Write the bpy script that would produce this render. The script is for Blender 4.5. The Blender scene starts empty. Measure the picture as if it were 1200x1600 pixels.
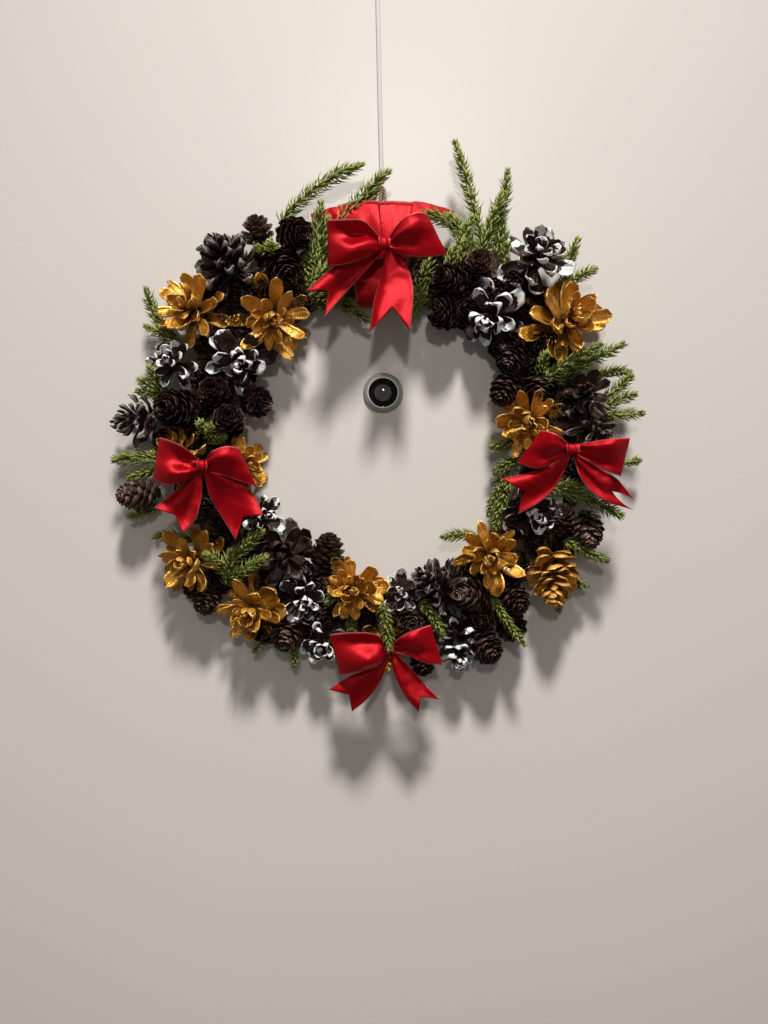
import bpy, math, random
from mathutils import Vector, Matrix, Quaternion, noise

# ------------------------------------------------------------------ camera, world, lights
sc = bpy.context.scene
CAMD = 0.75                      # camera stands 0.75 m from the door
PX = 0.00045                     # one photograph pixel on the door plane, metres
col = sc.collection

cam_d = bpy.data.cameras.new('camera')
cam_d.sensor_fit = 'VERTICAL'
cam_d.angle = 2 * math.atan(800 * PX / CAMD)
cam_d.clip_start = 0.01
cam_d.clip_end = 50
cam = bpy.data.objects.new('camera', cam_d)
cam.location = (0, -CAMD, 0)
cam.rotation_euler = (math.radians(90), 0, 0)
col.objects.link(cam)
sc.camera = cam

world = bpy.data.worlds.new('World')
sc.world = world
world.use_nodes = True
bg = world.node_tree.nodes['Background']
bg.inputs[0].default_value = (1.0, 0.92, 0.87, 1)
bg.inputs[1].default_value = 0.16


def lamp(name, loc, target, radius, power, color, half_angle, blend):
    d = bpy.data.lights.new(name, 'SPOT')
    d.energy = power
    d.color = color
    d.shadow_soft_size = radius
    d.spot_size = math.radians(2 * half_angle)
    d.spot_blend = blend
    o = bpy.data.objects.new(name, d)
    o.location = loc
    o.rotation_euler = (Vector(target) - Vector(loc)).to_track_quat('-Z', 'Y').to_euler()
    col.objects.link(o)
    return o


# a ceiling spot tilted at the door, and a weaker one further down the hall behind the camera
lamp('ceiling_spotlight', (0.16, -1.62, 2.7), (0.0, 0, 0.02), 0.22, 545, (1.0, 0.965, 0.925), 16, 1.0)
lamp('hall_spotlight', (0.08, -4.0, 1.5), (0.0, 0, 0.20), 0.16, 104, (1.0, 0.955, 0.91), 9.0, 0.9)

sc.view_settings.view_transform = 'Standard'
sc.view_settings.look = 'None'
sc.view_settings.exposure = 0.04
sc.view_settings.gamma = 1.0
sc.view_settings.use_curve_mapping = False


def P(px, py, dmm):
    """photograph pixel at dmm millimetres in front of the door -> world point"""
    d = dmm * 0.001
    s = (CAMD - d) / CAMD * PX
    return Vector(((px - 600) * s, -d, (800 - py) * s))


def unit(dmm):
    return (CAMD - dmm * 0.001) / CAMD * PX


# ------------------------------------------------------------------ materials
def new_mat(name):
    m = bpy.data.materials.new(name)
    m.use_nodes = True
    nt = m.node_tree
    return m, nt, nt.nodes['Principled BSDF']


def N(nt, kind, **kw):
    n = nt.nodes.new(kind)
    for k, v in kw.items():
        setattr(n, k, v)
    return n


def ramp(nt, src, stops):
    r = N(nt, 'ShaderNodeValToRGB')
    el = r.color_ramp.elements
    while len(el) < len(stops):
        el.new(0.5)
    for e, (p, c) in zip(el, stops):
        e.position = p
        e.color = (*c, 1) if len(c) == 3 else c
    nt.links.new(src, r.inputs[0])
    return r.outputs[0]


def math_node(nt, op, a, b=None, c=None, clamp=False):
    n = N(nt, 'ShaderNodeMath', operation=op)
    n.use_clamp = clamp
    for i, v in enumerate((a, b, c)):
        if v is None:
            continue
        if isinstance(v, (int, float)):
            n.inputs[i].default_value = v
        else:
            nt.links.new(v, n.inputs[i])
    return n.outputs[0]


def mix_col(nt, fac, a, b, blend='MIX'):
    n = N(nt, 'ShaderNodeMix', data_type='RGBA', blend_type=blend)
    for i, v in ((0, fac), (6, a), (7, b)):
        if isinstance(v, (int, float)):
            n.inputs[i].default_value = v
        elif isinstance(v, tuple):
            n.inputs[i].default_value = (*v, 1)
        else:
            nt.links.new(v, n.inputs[i])
    return n.outputs[2]


def tex_noise(nt, vec, scale, detail=3, rough=0.5, dist=0.0):
    n = N(nt, 'ShaderNodeTexNoise')
    n.inputs['Scale'].default_value = scale
    n.inputs['Detail'].default_value = detail
    n.inputs['Roughness'].default_value = rough
    n.inputs['Distortion'].default_value = dist
    nt.links.new(vec, n.inputs['Vector'])
    return n.outputs['Fac']


def bump(nt, bsdf, height, strength, dist):
    b = N(nt, 'ShaderNodeBump')
    b.inputs['Strength'].default_value = strength
    b.inputs['Distance'].default_value = dist
    nt.links.new(height, b.inputs['Height'])
    nt.links.new(b.outputs[0], bsdf.inputs['Normal'])


def shifted_coords(nt):
    """object coordinates shifted by the object's own random number"""
    tc = N(nt, 'ShaderNodeTexCoord')
    oi = N(nt, 'ShaderNodeObjectInfo')
    v = N(nt, 'ShaderNodeVectorMath', operation='MULTIPLY_ADD')
    comb = N(nt, 'ShaderNodeCombineXYZ')
    for i in range(3):
        nt.links.new(oi.outputs['Random'], comb.inputs[i])
    nt.links.new(comb.outputs[0], v.inputs[0])
    v.inputs[1].default_value = (13.1, 27.7, 41.3)
    nt.links.new(tc.outputs['Object'], v.inputs[2])
    return v.outputs[0], oi.outputs['Random'], tc


def door_material():
    m, nt, b = new_mat('door_paint')
    tc = N(nt, 'ShaderNodeTexCoord')
    v = tc.outputs['Object']
    n1 = tex_noise(nt, v, 3.0, 3)
    n2 = tex_noise(nt, v, 260, 2)
    c = ramp(nt, n1, [(0.3, (0.630, 0.600, 0.566)), (0.7, (0.648, 0.618, 0.584))])
    nt.links.new(c, b.inputs['Base Color'])
    b.inputs['Roughness'].default_value = 0.30
    b.inputs['Specular IOR Level'].default_value = 0.42
    bump(nt, b, n2, 0.06, 0.0006)
    return m


def gold_material():
    m, nt, b = new_mat('gold_paint')
    v, rnd, tc = shifted_coords(nt)
    n = tex_noise(nt, v, 7.0, 5, 0.65)
    n_big = tex_noise(nt, v, 2.6, 3)
    uvs = N(nt, 'ShaderNodeSeparateXYZ')
    nt.links.new(tc.outputs['UV'], uvs.inputs[0])
    c = ramp(nt, n_big, [(0.25, (0.47, 0.215, 0.024)), (0.5, (0.79, 0.42, 0.062)), (0.78, (0.97, 0.66, 0.18))])
    c = mix_col(nt, math_node(nt, 'MULTIPLY', rnd, 0.4), c, (0.46, 0.225, 0.035))
    # thin paint near the foot of each scale lets the brown cone through, with ragged flecks
    foot = math_node(nt, 'SUBTRACT', 0.42, uvs.outputs[0])
    foot = math_node(nt, 'MULTIPLY_ADD', foot, 3.0, math_node(nt, 'MULTIPLY_ADD', n, 2.4, -1.25), clamp=True)
    c = mix_col(nt, foot, c, (0.085, 0.036, 0.015))
    # pale rim, broken up by noise
    rim = math_node(nt, 'ABSOLUTE', math_node(nt, 'MULTIPLY_ADD', uvs.outputs[1], 2.0, -1.0))
    rim = math_node(nt, 'MAXIMUM', rim, uvs.outputs[0])
    rim = math_node(nt, 'MULTIPLY_ADD', math_node(nt, 'SUBTRACT', rim, 0.93), 14.0, math_node(nt, 'MULTIPLY_ADD', n, 2.0, -1.1), clamp=True)
    c = mix_col(nt, math_node(nt, 'MULTIPLY', rim, 0.7), c, (0.92, 0.70, 0.30))
    nt.links.new(c, b.inputs['Base Color'])
    nt.links.new(math_node(nt, 'MULTIPLY_ADD', foot, -0.55, 0.62), b.inputs['Metallic'])
    nt.links.new(math_node(nt, 'MULTIPLY_ADD', n, 0.36, 0.13), b.inputs['Roughness'])
    b.inputs['Coat Weight'].default_value = 0.35
    b.inputs['Coat Roughness'].default_value = 0.25
    b.inputs['Coat Tint'].default_value = (1.0, 0.85, 0.55, 1)
    st = N(nt, 'ShaderNodeMapping')
    st.inputs['Scale'].default_value = (0.22, 1, 0.6)
    nt.links.new(v, st.inputs['Vector'])
    fib = tex_noise(nt, st.outputs[0], 26, 3, 0.6)
    bump(nt, b, math_node(nt, 'MULTIPLY_ADD', fib, 0.7, n), 0.75, 0.0013)
    return m


def pine_material(name, mode):
    """brown open-cone scales; mode: plain, rim (thick white paint on the rims), brushed (dry-brushed pale tips)"""
    m, nt, b = new_mat(name)
    v, rnd, tc = shifted_coords(nt)
    st = N(nt, 'ShaderNodeMapping')
    st.inputs['Scale'].default_value = (0.35, 1, 1)
    nt.links.new(v, st.inputs['Vector'])
    fib = tex_noise(nt, st.outputs[0], 15, 4, 0.6)
    n = tex_noise(nt, v, 3.2, 3)
    uvs = N(nt, 'ShaderNodeSeparateXYZ')
    nt.links.new(tc.outputs['UV'], uvs.inputs[0])
    u = uvs.outputs[0]
    c = ramp(nt, fib, [(0.3, (0.009, 0.0045, 0.0035)), (0.52, (0.028, 0.0125, 0.009)), (0.75, (0.085, 0.040, 0.029))])
    cross = math_node(nt, 'ABSOLUTE', math_node(nt, 'MULTIPLY_ADD', uvs.outputs[1], 2.0, -1.0))
    wavy = math_node(nt, 'MULTIPLY_ADD', n, 1.0, -0.5)
    rough = 0.42
    if mode == 'rim':
        edge = math_node(nt, 'MAXIMUM', math_node(nt, 'MULTIPLY', cross, math_node(nt, 'MULTIPLY_ADD', u, 0.35, 0.66)), u)
        off = math_node(nt, 'MULTIPLY_ADD', rnd, 0.34, 0.65)       # every scale caught a different amount of paint
        p = math_node(nt, 'SUBTRACT', math_node(nt, 'MULTIPLY_ADD', wavy, 0.9, edge), off)
        p = math_node(nt, 'MULTIPLY', p, 40.0, clamp=True)
        p = math_node(nt, 'MULTIPLY', p, math_node(nt, 'MULTIPLY', math_node(nt, 'SUBTRACT', u, 0.45), 7.0, clamp=True))
        c = mix_col(nt, p, c, (0.80, 0.80, 0.80))
    elif mode == 'brushed':
        streak = math_node(nt, 'MULTIPLY_ADD', fib, 2.6, -1.35)
        p = math_node(nt, 'MULTIPLY_ADD', math_node(nt, 'SUBTRACT', math_node(nt, 'MAXIMUM', u, cross), 0.83), 4.0, streak)
        p = math_node(nt, 'MULTIPLY', p, math_node(nt, 'MULTIPLY_ADD', rnd, 0.8, 0.0), clamp=True)
        p = math_node(nt, 'MULTIPLY', p, math_node(nt, 'MULTIPLY', math_node(nt, 'SUBTRACT', u, 0.4), 4.0, clamp=True))
        c = mix_col(nt, p, c, (0.52, 0.49, 0.46))
    nt.links.new(c, b.inputs['Base Color'])
    b.inputs['Roughness'].default_value = rough
    b.inputs['Specular IOR Level'].default_value = 0.42
    bump(nt, b, fib, 0.5, 0.0010)
    return m


def larch_material(name, dark, mid, lite):
    m, nt, b = new_mat(name)
    v, rnd, tc = shifted_coords(nt)
    fib = tex_noise(nt, v, 7.5, 4, 0.6)
    geo = N(nt, 'ShaderNodeNewGeometry')
    uvs = N(nt, 'ShaderNodeSeparateXYZ')
    nt.links.new(tc.outputs['UV'], uvs.inputs[0])
    f = math_node(nt, 'MULTIPLY_ADD', geo.outputs['Random Per Island'], 0.35, math_node(nt, 'MULTIPLY', fib, 0.75))
    c = ramp(nt, f, [(0.3, dark), (0.52, mid), (0.80, lite)])
    edge = math_node(nt, 'MULTIPLY', math_node(nt, 'SUBTRACT', uvs.outputs[0], 0.90), 9.0, clamp=True)
    c = mix_col(nt, math_node(nt, 'MULTIPLY', edge, 0.85), c, lite)
    nt.links.new(c, b.inputs['Base Color'])
    b.inputs['Roughness'].default_value = 0.36
    b.inputs['Specular IOR Level'].default_value = 0.4
    bump(nt, b, fib, 0.45, 0.0008)
    return m


def needle_material():
    m, nt, b = new_mat('needle_green')
    v, rnd, tc = shifted_coords(nt)
    geo = N(nt, 'ShaderNodeNewGeometry')
    uvs = N(nt, 'ShaderNodeSeparateXYZ')
    nt.links.new(tc.outputs['UV'], uvs.inputs[0])
    f = math_node(nt, 'MULTIPLY_ADD', geo.outputs['Random Per Island'], 0.35, math_node(nt, 'MULTIPLY', uvs.outputs[0], 0.65))
    c = ramp(nt, f, [(0.05, (0.080, 0.108, 0.016)), (0.5, (0.190, 0.225, 0.040)), (0.95, (0.36, 0.38, 0.11))])
    c = mix_col(nt, math_node(nt, 'MULTIPLY', rnd, 0.4), c, (0.095, 0.135, 0.032))
    nt.links.new(c, b.inputs['Base Color'])
    b.inputs['Roughness'].default_value = 0.5
    b.inputs['Specular IOR Level'].default_value = 0.3
    return m


def twig_material():
    m, nt, b = new_mat('twig_green')
    v, rnd, tc = shifted_coords(nt)
    c = ramp(nt, tex_noise(nt, v, 300, 2), [(0.3, (0.05, 0.065, 0.018)), (0.7, (0.09, 0.105, 0.03))])
    nt.links.new(c, b.inputs['Base Color'])
    b.inputs['Roughness'].default_value = 0.5
    return m


def satin_material():
    m, nt, b = new_mat('red_satin')
    tc = N(nt, 'ShaderNodeTexCoord')
    uvs = N(nt, 'ShaderNodeSeparateXYZ')
    nt.links.new(tc.outputs['UV'], uvs.inputs[0])
    u, vv = uvs.outputs[0], uvs.outputs[1]          # u: millimetres along the ribbon, v: 0..1 across
    # weave: fine cross ribs and slubs
    mp = N(nt, 'ShaderNodeCombineXYZ')
    nt.links.new(math_node(nt, 'MULTIPLY', u, 2.6), mp.inputs[0])
    nt.links.new(math_node(nt, 'MULTIPLY', vv, 9.0), mp.inputs[1])
    slub = tex_noise(nt, mp.outputs[0], 1.0, 2)
    mp2 = N(nt, 'ShaderNodeCombineXYZ')
    nt.links.new(math_node(nt, 'MULTIPLY', u, 3.2), mp2.inputs[0])
    nt.links.new(math_node(nt, 'MULTIPLY', vv, 75.0), mp2.inputs[1])
    grain = tex_noise(nt, mp2.outputs[0], 1.0, 1)
    c = ramp(nt, slub, [(0.3, (0.30, 0.0010, 0.005)), (0.7, (0.41, 0.0018, 0.008))])
    # stitched selvedge: a row of tiny pale threads along both edges
    cross = math_node(nt, 'ABSOLUTE', math_node(nt, 'MULTIPLY_ADD', vv, 2.0, -1.0))
    edge = math_node(nt, 'GREATER_THAN', cross, 0.94)
    dots = math_node(nt, 'GREATER_THAN', math_node(nt, 'SINE', math_node(nt, 'MULTIPLY', u, 6.3)), 0.1)
    e = math_node(nt, 'MULTIPLY', edge, math_node(nt, 'MULTIPLY_ADD', dots, 0.45, 0.08))
    c = mix_col(nt, e, c, (0.85, 0.30, 0.30))
    nt.links.new(c, b.inputs['Base Color'])
    nt.links.new(math_node(nt, 'MULTIPLY_ADD', grain, 0.26, 0.23), b.inputs['Roughness'])
    b.inputs['Metallic'].default_value = 0.42
    b.inputs['Specular IOR Level'].default_value = 0.45
    b.inputs['Specular Tint'].default_value = (1.0, 0.40, 0.40, 1)
    b.inputs['Anisotropic'].default_value = 0.75
    tg = N(nt, 'ShaderNodeTangent', direction_type='UV_MAP')
    nt.links.new(tg.outputs[0], b.inputs['Tangent'])
    h = math_node(nt, 'ADD', math_node(nt, 'MULTIPLY', grain, 0.8), slub)
    bump(nt, b, h, 0.35, 0.0005)
    return m


def simple_material(name, c0, c1, scale, rough, metallic=0.0, bump_s=0.0, spec=0.5):
    m, nt, b = new_mat(name)
    v, rnd, tc = shifted_coords(nt)
    n = tex_noise(nt, v, scale, 4)
    c = ramp(nt, n, [(0.3, c0), (0.7, c1)])
    nt.links.new(c, b.inputs['Base Color'])
    b.inputs['Roughness'].default_value = rough
    b.inputs['Metallic'].default_value = metallic
    b.inputs['Specular IOR Level'].default_value = spec
    if bump_s:
        bump(nt, b, n, bump_s, 0.001)
    return m


M_DOOR = door_material()
M_GOLD = gold_material()
M_PINE = {k: pine_material('pine_' + k, k) for k in ('plain', 'rim', 'brushed')}
M_LARCH = larch_material('larch_dark', (0.009, 0.0045, 0.0033), (0.030, 0.0135, 0.010), (0.11, 0.058, 0.042))
M_LARCH_LIT = larch_material('larch_lit', (0.022, 0.011, 0.008), (0.080, 0.042, 0.031), (0.20, 0.118, 0.086))  # same dark brown cones, stronger light painted into the colour
M_NEEDLE = needle_material()
M_TWIG = twig_material()
M_SATIN = satin_material()
M_RING = simple_material('ring_fibre', (0.055, 0.026, 0.015), (0.11, 0.054, 0.030), 90, 0.8, bump_s=0.5)
M_CORE = simple_material('cone_core', (0.015, 0.008, 0.006), (0.04, 0.02, 0.014), 300, 0.7)
M_GOLDCORE = simple_material('gold_core', (0.05, 0.022, 0.008), (0.22, 0.11, 0.02), 260, 0.5, 0.4)
M_TWINE = simple_material('jute_twine', (0.36, 0.23, 0.15), (0.62, 0.46, 0.34), 900, 0.85, bump_s=0.8)
M_CORD = simple_material('white_cord', (0.57, 0.55, 0.53), (0.61, 0.59, 0.57), 400, 0.5)
M_NICKEL = simple_material('satin_nickel', (0.29, 0.285, 0.26), (0.33, 0.325, 0.30), 600, 0.45, 0.3)
M_BRIGHT = simple_material('bright_rim', (0.82, 0.80, 0.77), (0.88, 0.86, 0.83), 600, 0.3, 0.15)
M_BORE = simple_material('black_bore', (0.004, 0.004, 0.004), (0.007, 0.007, 0.007), 300, 0.7, 0.0, 0.0, 0.15)
M_LENS, _nt, _b = new_mat('lens_glass')
_b.inputs['Base Color'].default_value = (0.045, 0.042, 0.042, 1)
_b.inputs['Roughness'].default_value = 0.04
_b.inputs['Coat Weight'].default_value = 1.0
_tc = N(_nt, 'ShaderNodeTexCoord')
_nt.links.new(ramp(_nt, tex_noise(_nt, _tc.outputs['Object'], 400, 2), [(0.3, (0.07, 0.064, 0.064)), (0.7, (0.11, 0.10, 0.10))]), _b.inputs['Base Color'])


# ------------------------------------------------------------------ object helpers
def mesh_obj(name, verts, faces, mat, parent=None, uvs=None, smooth=True):
    me = bpy.data.meshes.new(name)
    me.from_pydata([tuple(v) for v in verts], [], faces)
    if uvs:
        lay = me.uv_layers.new(name='UVMap')
        for lp in me.loops:
            lay.data[lp.index].uv = uvs[lp.vertex_index]
    if smooth:
        me.polygons.foreach_set('use_smooth', [True] * len(me.polygons))
    me.materials.append(mat)
    me.update()
    o = bpy.data.objects.new(name, me)
    col.objects.link(o)
    if parent:
        o.parent = parent
    return o


def link_mesh(name, me, parent):
    o = bpy.data.objects.new(name, me)
    col.objects.link(o)
    o.parent = parent
    return o


def empty(name, loc):
    o = bpy.data.objects.new(name, None)
    o.empty_display_size = 0.02
    o.location = loc
    col.objects.link(o)
    return o


def lathe(profile, seg, mat, name, parent=None, axis_y=True):
    """profile: list of (radius, depth towards viewer); revolved about the y axis"""
    verts, faces = [], []
    n = len(profile)
    for i in range(seg):
        a = 2 * math.pi * i / seg
        for r, d in profile:
            verts.append((r * math.cos(a), -d, r * math.sin(a)))
    for i in range(seg):
        j = (i + 1) % seg
        for k in range(n - 1):
            faces.append((i * n + k, i * n + k + 1, j * n + k + 1, j * n + k))
    return mesh_obj(name, verts, faces, mat, parent)


def tube(points, radius, mat, name, parent=None, sides=8, flat=1.0, taper=None):
    verts, faces, uvs = [], [], []
    n = len(points)
    prev = None
    for i, p in enumerate(points):
        t = (points[min(i + 1, n - 1)] - points[max(i - 1, 0)]).normalized()
        if prev is None:
            ref = Vector((0, -1, 0)) if abs(t.y) < 0.9 else Vector((1, 0, 0))
            a = t.cross(ref).normalized()
        else:
            a = (prev - t * prev.dot(t)).normalized()
        prev = a
        b = t.cross(a).normalized()
        r = radius * (taper(i / (n - 1)) if taper else 1)
        for k in range(sides):
            an = 2 * math.pi * k / sides
            verts.append(p + a * (r * math.cos(an)) + b * (r * flat * math.sin(an)))
            uvs.append((i / (n - 1), k / sides))
    for i in range(n - 1):
        for k in range(sides):
            k2 = (k + 1) % sides
            faces.append((i * sides + k, i * sides + k2, (i + 1) * sides + k2, (i + 1) * sides + k))
    faces.append(tuple(range(sides))[::-1])
    faces.append(tuple((n - 1) * sides + k for k in range(sides)))
    return mesh_obj(name, verts, faces, mat, parent, uvs)


# ------------------------------------------------------------------ the door
DW, DH, DT = 0.9, 1.1, 0.045
door = mesh_obj('door', [(-DW, 0, -DH), (DW, 0, -DH), (DW, 0, DH), (-DW, 0, DH),
                         (-DW, DT, -DH), (DW, DT, -DH), (DW, DT, DH), (-DW, DT, DH)],
                [(0, 1, 2, 3), (5, 4, 7, 6), (4, 0, 3, 7), (1, 5, 6, 2), (3, 2, 6, 7), (4, 5, 1, 0)], M_DOOR, smooth=False)
door['kind'] = 'structure'

# ------------------------------------------------------------------ peephole
pp = P(598.5, 614, 0)
peep = empty('peephole', pp)
peep['label'] = 'round satin metal door peephole with black bore, framed by the wreath'
peep['category'] = 'peephole'
q = PX
lathe([(31.2 * q, 0.0), (31.2 * q, 0.0007), (30.6 * q, 0.0014), (29.0 * q, 0.0019), (25.4 * q, 0.0024), (24.4 * q, 0.0025)], 72, M_NICKEL, 'flange', peep)
rim = lathe([(24.7 * q, 0.0022), (24.5 * q, 0.0030), (23.7 * q, 0.0034), (22.8 * q, 0.0030), (22.5 * q, 0.0024), (22.4 * q, 0.0014)], 72, M_BRIGHT, 'rim', peep)
lathe([(22.45 * q, 0.0018), (22.2 * q, 0.0006), (18.5 * q, 0.0004), (15.2 * q, 0.0006), (14.2 * q, 0.0012), (13.6 * q, 0.0010)], 72, M_BORE, 'barrel', peep)
lens_prof = [(13.8 * q * math.cos(t), 0.0006 + 0.0020 * math.sin(t)) for t in [math.pi / 2 * k / 10 for k in range(11)]]
lathe(lens_prof, 48, M_LENS, 'lens', peep)
# small locating notch at the bottom of the rim
mesh_obj('notch', [(-2.4 * q, -0.0018, -23.2 * q), (2.4 * q, -0.0018, -23.2 * q), (1.6 * q, -0.0018, -21.2 * q), (-1.6 * q, -0.0018, -21.2 * q),
                   (-2.4 * q, -0.0031, -23.2 * q), (2.4 * q, -0.0031, -23.2 * q), (1.4 * q, -0.0028, -21.4 * q), (-1.4 * q, -0.0028, -21.4 * q)],
         [(4, 5, 6, 7), (0, 4, 7, 3), (1, 2, 6, 5), (3, 7, 6, 2), (0, 1, 5, 4)], M_BRIGHT, peep, smooth=False)

# ------------------------------------------------------------------ hanging cord
cp = [P(589.6, -70, 1.6), P(590.2, 0, 1.6), P(592.3, 100, 1.6), P(594.5, 200, 1.7), P(596.3, 268, 2.0), P(597.0, 291, 2.6), P(597.6, 297, 4.0)]
cp_f = []
for i in range(len(cp) - 1):
    for k in range(6):
        cp_f.append(cp[i].lerp(cp[i + 1], k / 6))
cp_f.append(cp[-1])
cord_base = cp_f[-1].copy()
cord = tube([p - cord_base for p in cp_f], 0.0015, M_CORD, 'hanging_cord', None, 10, 0.3)
cord.location = cord_base
cord['label'] = 'thin off-white cord running straight down the door above the wreath'
cord['category'] = 'cord'

# ------------------------------------------------------------------ the wreath
RC = (595, 686)                       # ring centre in the photograph
W = P(RC[0], RC[1], 0)
wreath = empty('christmas_wreath', W)
wreath['label'] = 'round wreath of gold and frosted pine cones with four red satin bows'
wreath['category'] = 'wreath'
OFF = -W
rng = random.Random(11)


def ring_point(ang, rpx, dmm):
    """point of the wreath ring, relative to the wreath; rpx in door-plane pixels"""
    return Vector((rpx * PX * math.cos(ang), -dmm * 0.001, rpx * PX * math.sin(ang)))


def rounded_section(r0, r1, d0, d1, rad, n=5):
    pts = []
    for cx, cy, a0 in ((r1 - rad, d1 - rad, 0), (r0 + rad, d1 - rad, 90), (r0 + rad, d0 + rad, 180), (r1 - rad, d0 + rad, 270)):
        for k in range(n + 1):
            a = math.radians(a0 + 90 * k / n)
            pts.append((cx + rad * math.cos(a), cy + rad * math.sin(a)))
    return pts


def make_ring():
    sec = rounded_section(221, 312, 1.0 / 0.45, 13 / 0.45, 12)
    n = len(sec)
    seg = 120
    verts, faces = [], []
    for i in range(seg):
        a = 2 * math.pi * i / seg
        for r, d in sec:
            p = ring_point(a, r, d * 0.45)
            k = noise.noise(p * 60) * 0.0012
            p = p + Vector((p.x, 0, p.z)).normalized() * k
            p.y = min(p.y + k * 0.5, -0.0006)
            verts.append(p)
    for i in range(seg):
        j = (i + 1) % seg
        for k in range(n):
            k2 = (k + 1) % n
            faces.append((i * n + k, j * n + k, j * n + k2, i * n + k2))
    o = mesh_obj('base_ring', verts, faces, M_RING, wreath)
    return o


make_ring()


# ---- ribbon wound round the ring at the top
def ribbon_wrap(x0, x1, grow, slant, seed):
    r0, r1 = 207 - grow, 326 + grow
    sec = rounded_section(r0, r1, 0.6, (24 + grow * 0.45) / 0.45, 16, 6)
    n = len(sec)
    a0 = math.atan2(math.sqrt(300 ** 2 - (x0 - RC[0]) ** 2), x0 - RC[0])
    a1 = math.atan2(math.sqrt(300 ** 2 - (x1 - RC[0]) ** 2), x1 - RC[0])
    nv_ = 22
    rg = random.Random(seed)
    verts, faces, uvs = [], [], []
    circ = [0.0]
    for k in range(n):
        p, q2 = sec[k], sec[(k + 1) % n]
        circ.append(circ[-1] + math.hypot(p[0] - q2[0], p[1] - q2[1]) * 0.45)
    for j in range(nv_ + 1):
        v = j / nv_
        for k in range(n + 1):
            r, d = sec[k % n]
            ang = a0 + (a1 - a0) * v + slant * ((r - r0) / (r1 - r0) - 0.5)
            wr = 1.6 * noise.noise(Vector((v * 3.1 + seed, k * 0.16, seed))) + 0.9 * math.sin(v * 9 + k * 0.2 + seed)
            pt = ring_point(ang, r + (wr if r > 270 else -wr), max(0.5, d * 0.45 + wr * 0.35))
            verts.append(pt)
            uvs.append((circ[k], v))
    for j in range(nv_):
        for k in range(n):
            a = j * (n + 1) + k
            faces.append((a, a + n + 1, a + n + 2, a + 1))
    o = mesh_obj('ribbon_wrap', verts, faces, M_SATIN, wreath, uvs)
    md = o.modifiers.new('thickness', 'SOLIDIFY')
    md.thickness = 0.0004
    md.offset = 0
    return o


ribbon_wrap(553, 596, 1.0, 0.05, 3.0)
ribbon_wrap(590, 642, 0.0, -0.07, 5.0)
ribbon_wrap(545, 640, 3.0, -0.02, 8.0)


def flap(edge_a, edge_b, seed):
    o = ribbon('ribbon_wrap', wreath, W, edge_a, edge_b, 20, 10,
               lambda u, v: 1.8 * noise.noise(Vector((u * 5 + seed, v * 1.6, seed))) + 0.25 * noise.noise(Vector((u * 12 + v * 4, v * 2, seed))) + 1.6 * math.sin(math.pi * v))
    return o


FLAPS = [
    ([(528, 321, 17), (552, 315, 22), (580, 313.5, 25), (612, 315, 24)], [(540, 402, 30), (558, 404, 31.5), (584, 405, 33), (606, 404, 33)], 2.2),
    ([(590, 316, 25), (612, 314, 26), (634, 314.5, 24), (653, 318, 19)], [(600, 404, 34.5), (612, 405, 35), (630, 404, 33.5), (644, 400, 31)], 9.4),
    ([(640, 318, 20), (653, 314, 21), (672, 319, 20), (690, 323, 17), (709, 330, 10)], [(636, 348, 25), (652, 340, 27), (670, 342, 25), (688, 346, 20), (704, 352, 12)], 4.1),
    ([(546, 322, 18), (528, 323, 18), (508, 327, 15), (486, 335, 9)], [(546, 352, 24), (530, 352, 23), (510, 354, 18), (490, 358, 11)], 6.3),
]

# ---- jute hanging loop
lp = []
for k in range(41):
    t = k / 40
    a = math.pi * t
    lp.append(P(597.5 - 4.0 * math.cos(a) + 0.8 * math.sin(9 * t), 326 - 35 * math.sin(a) ** 0.8, 6.0 + 2.5 * math.sin(a)) + OFF)
strands = []
for s in range(3):
    pts = []
    for k, p in enumerate(lp):
        a = k * 0.75 + s * 2 * math.pi / 3
        pts.append(p + Vector((math.cos(a), math.sin(a), 0)) * 0.00055)
    tube(pts, 0.00062, M_TWINE, 'twine_strand', wreath, 6)


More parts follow.
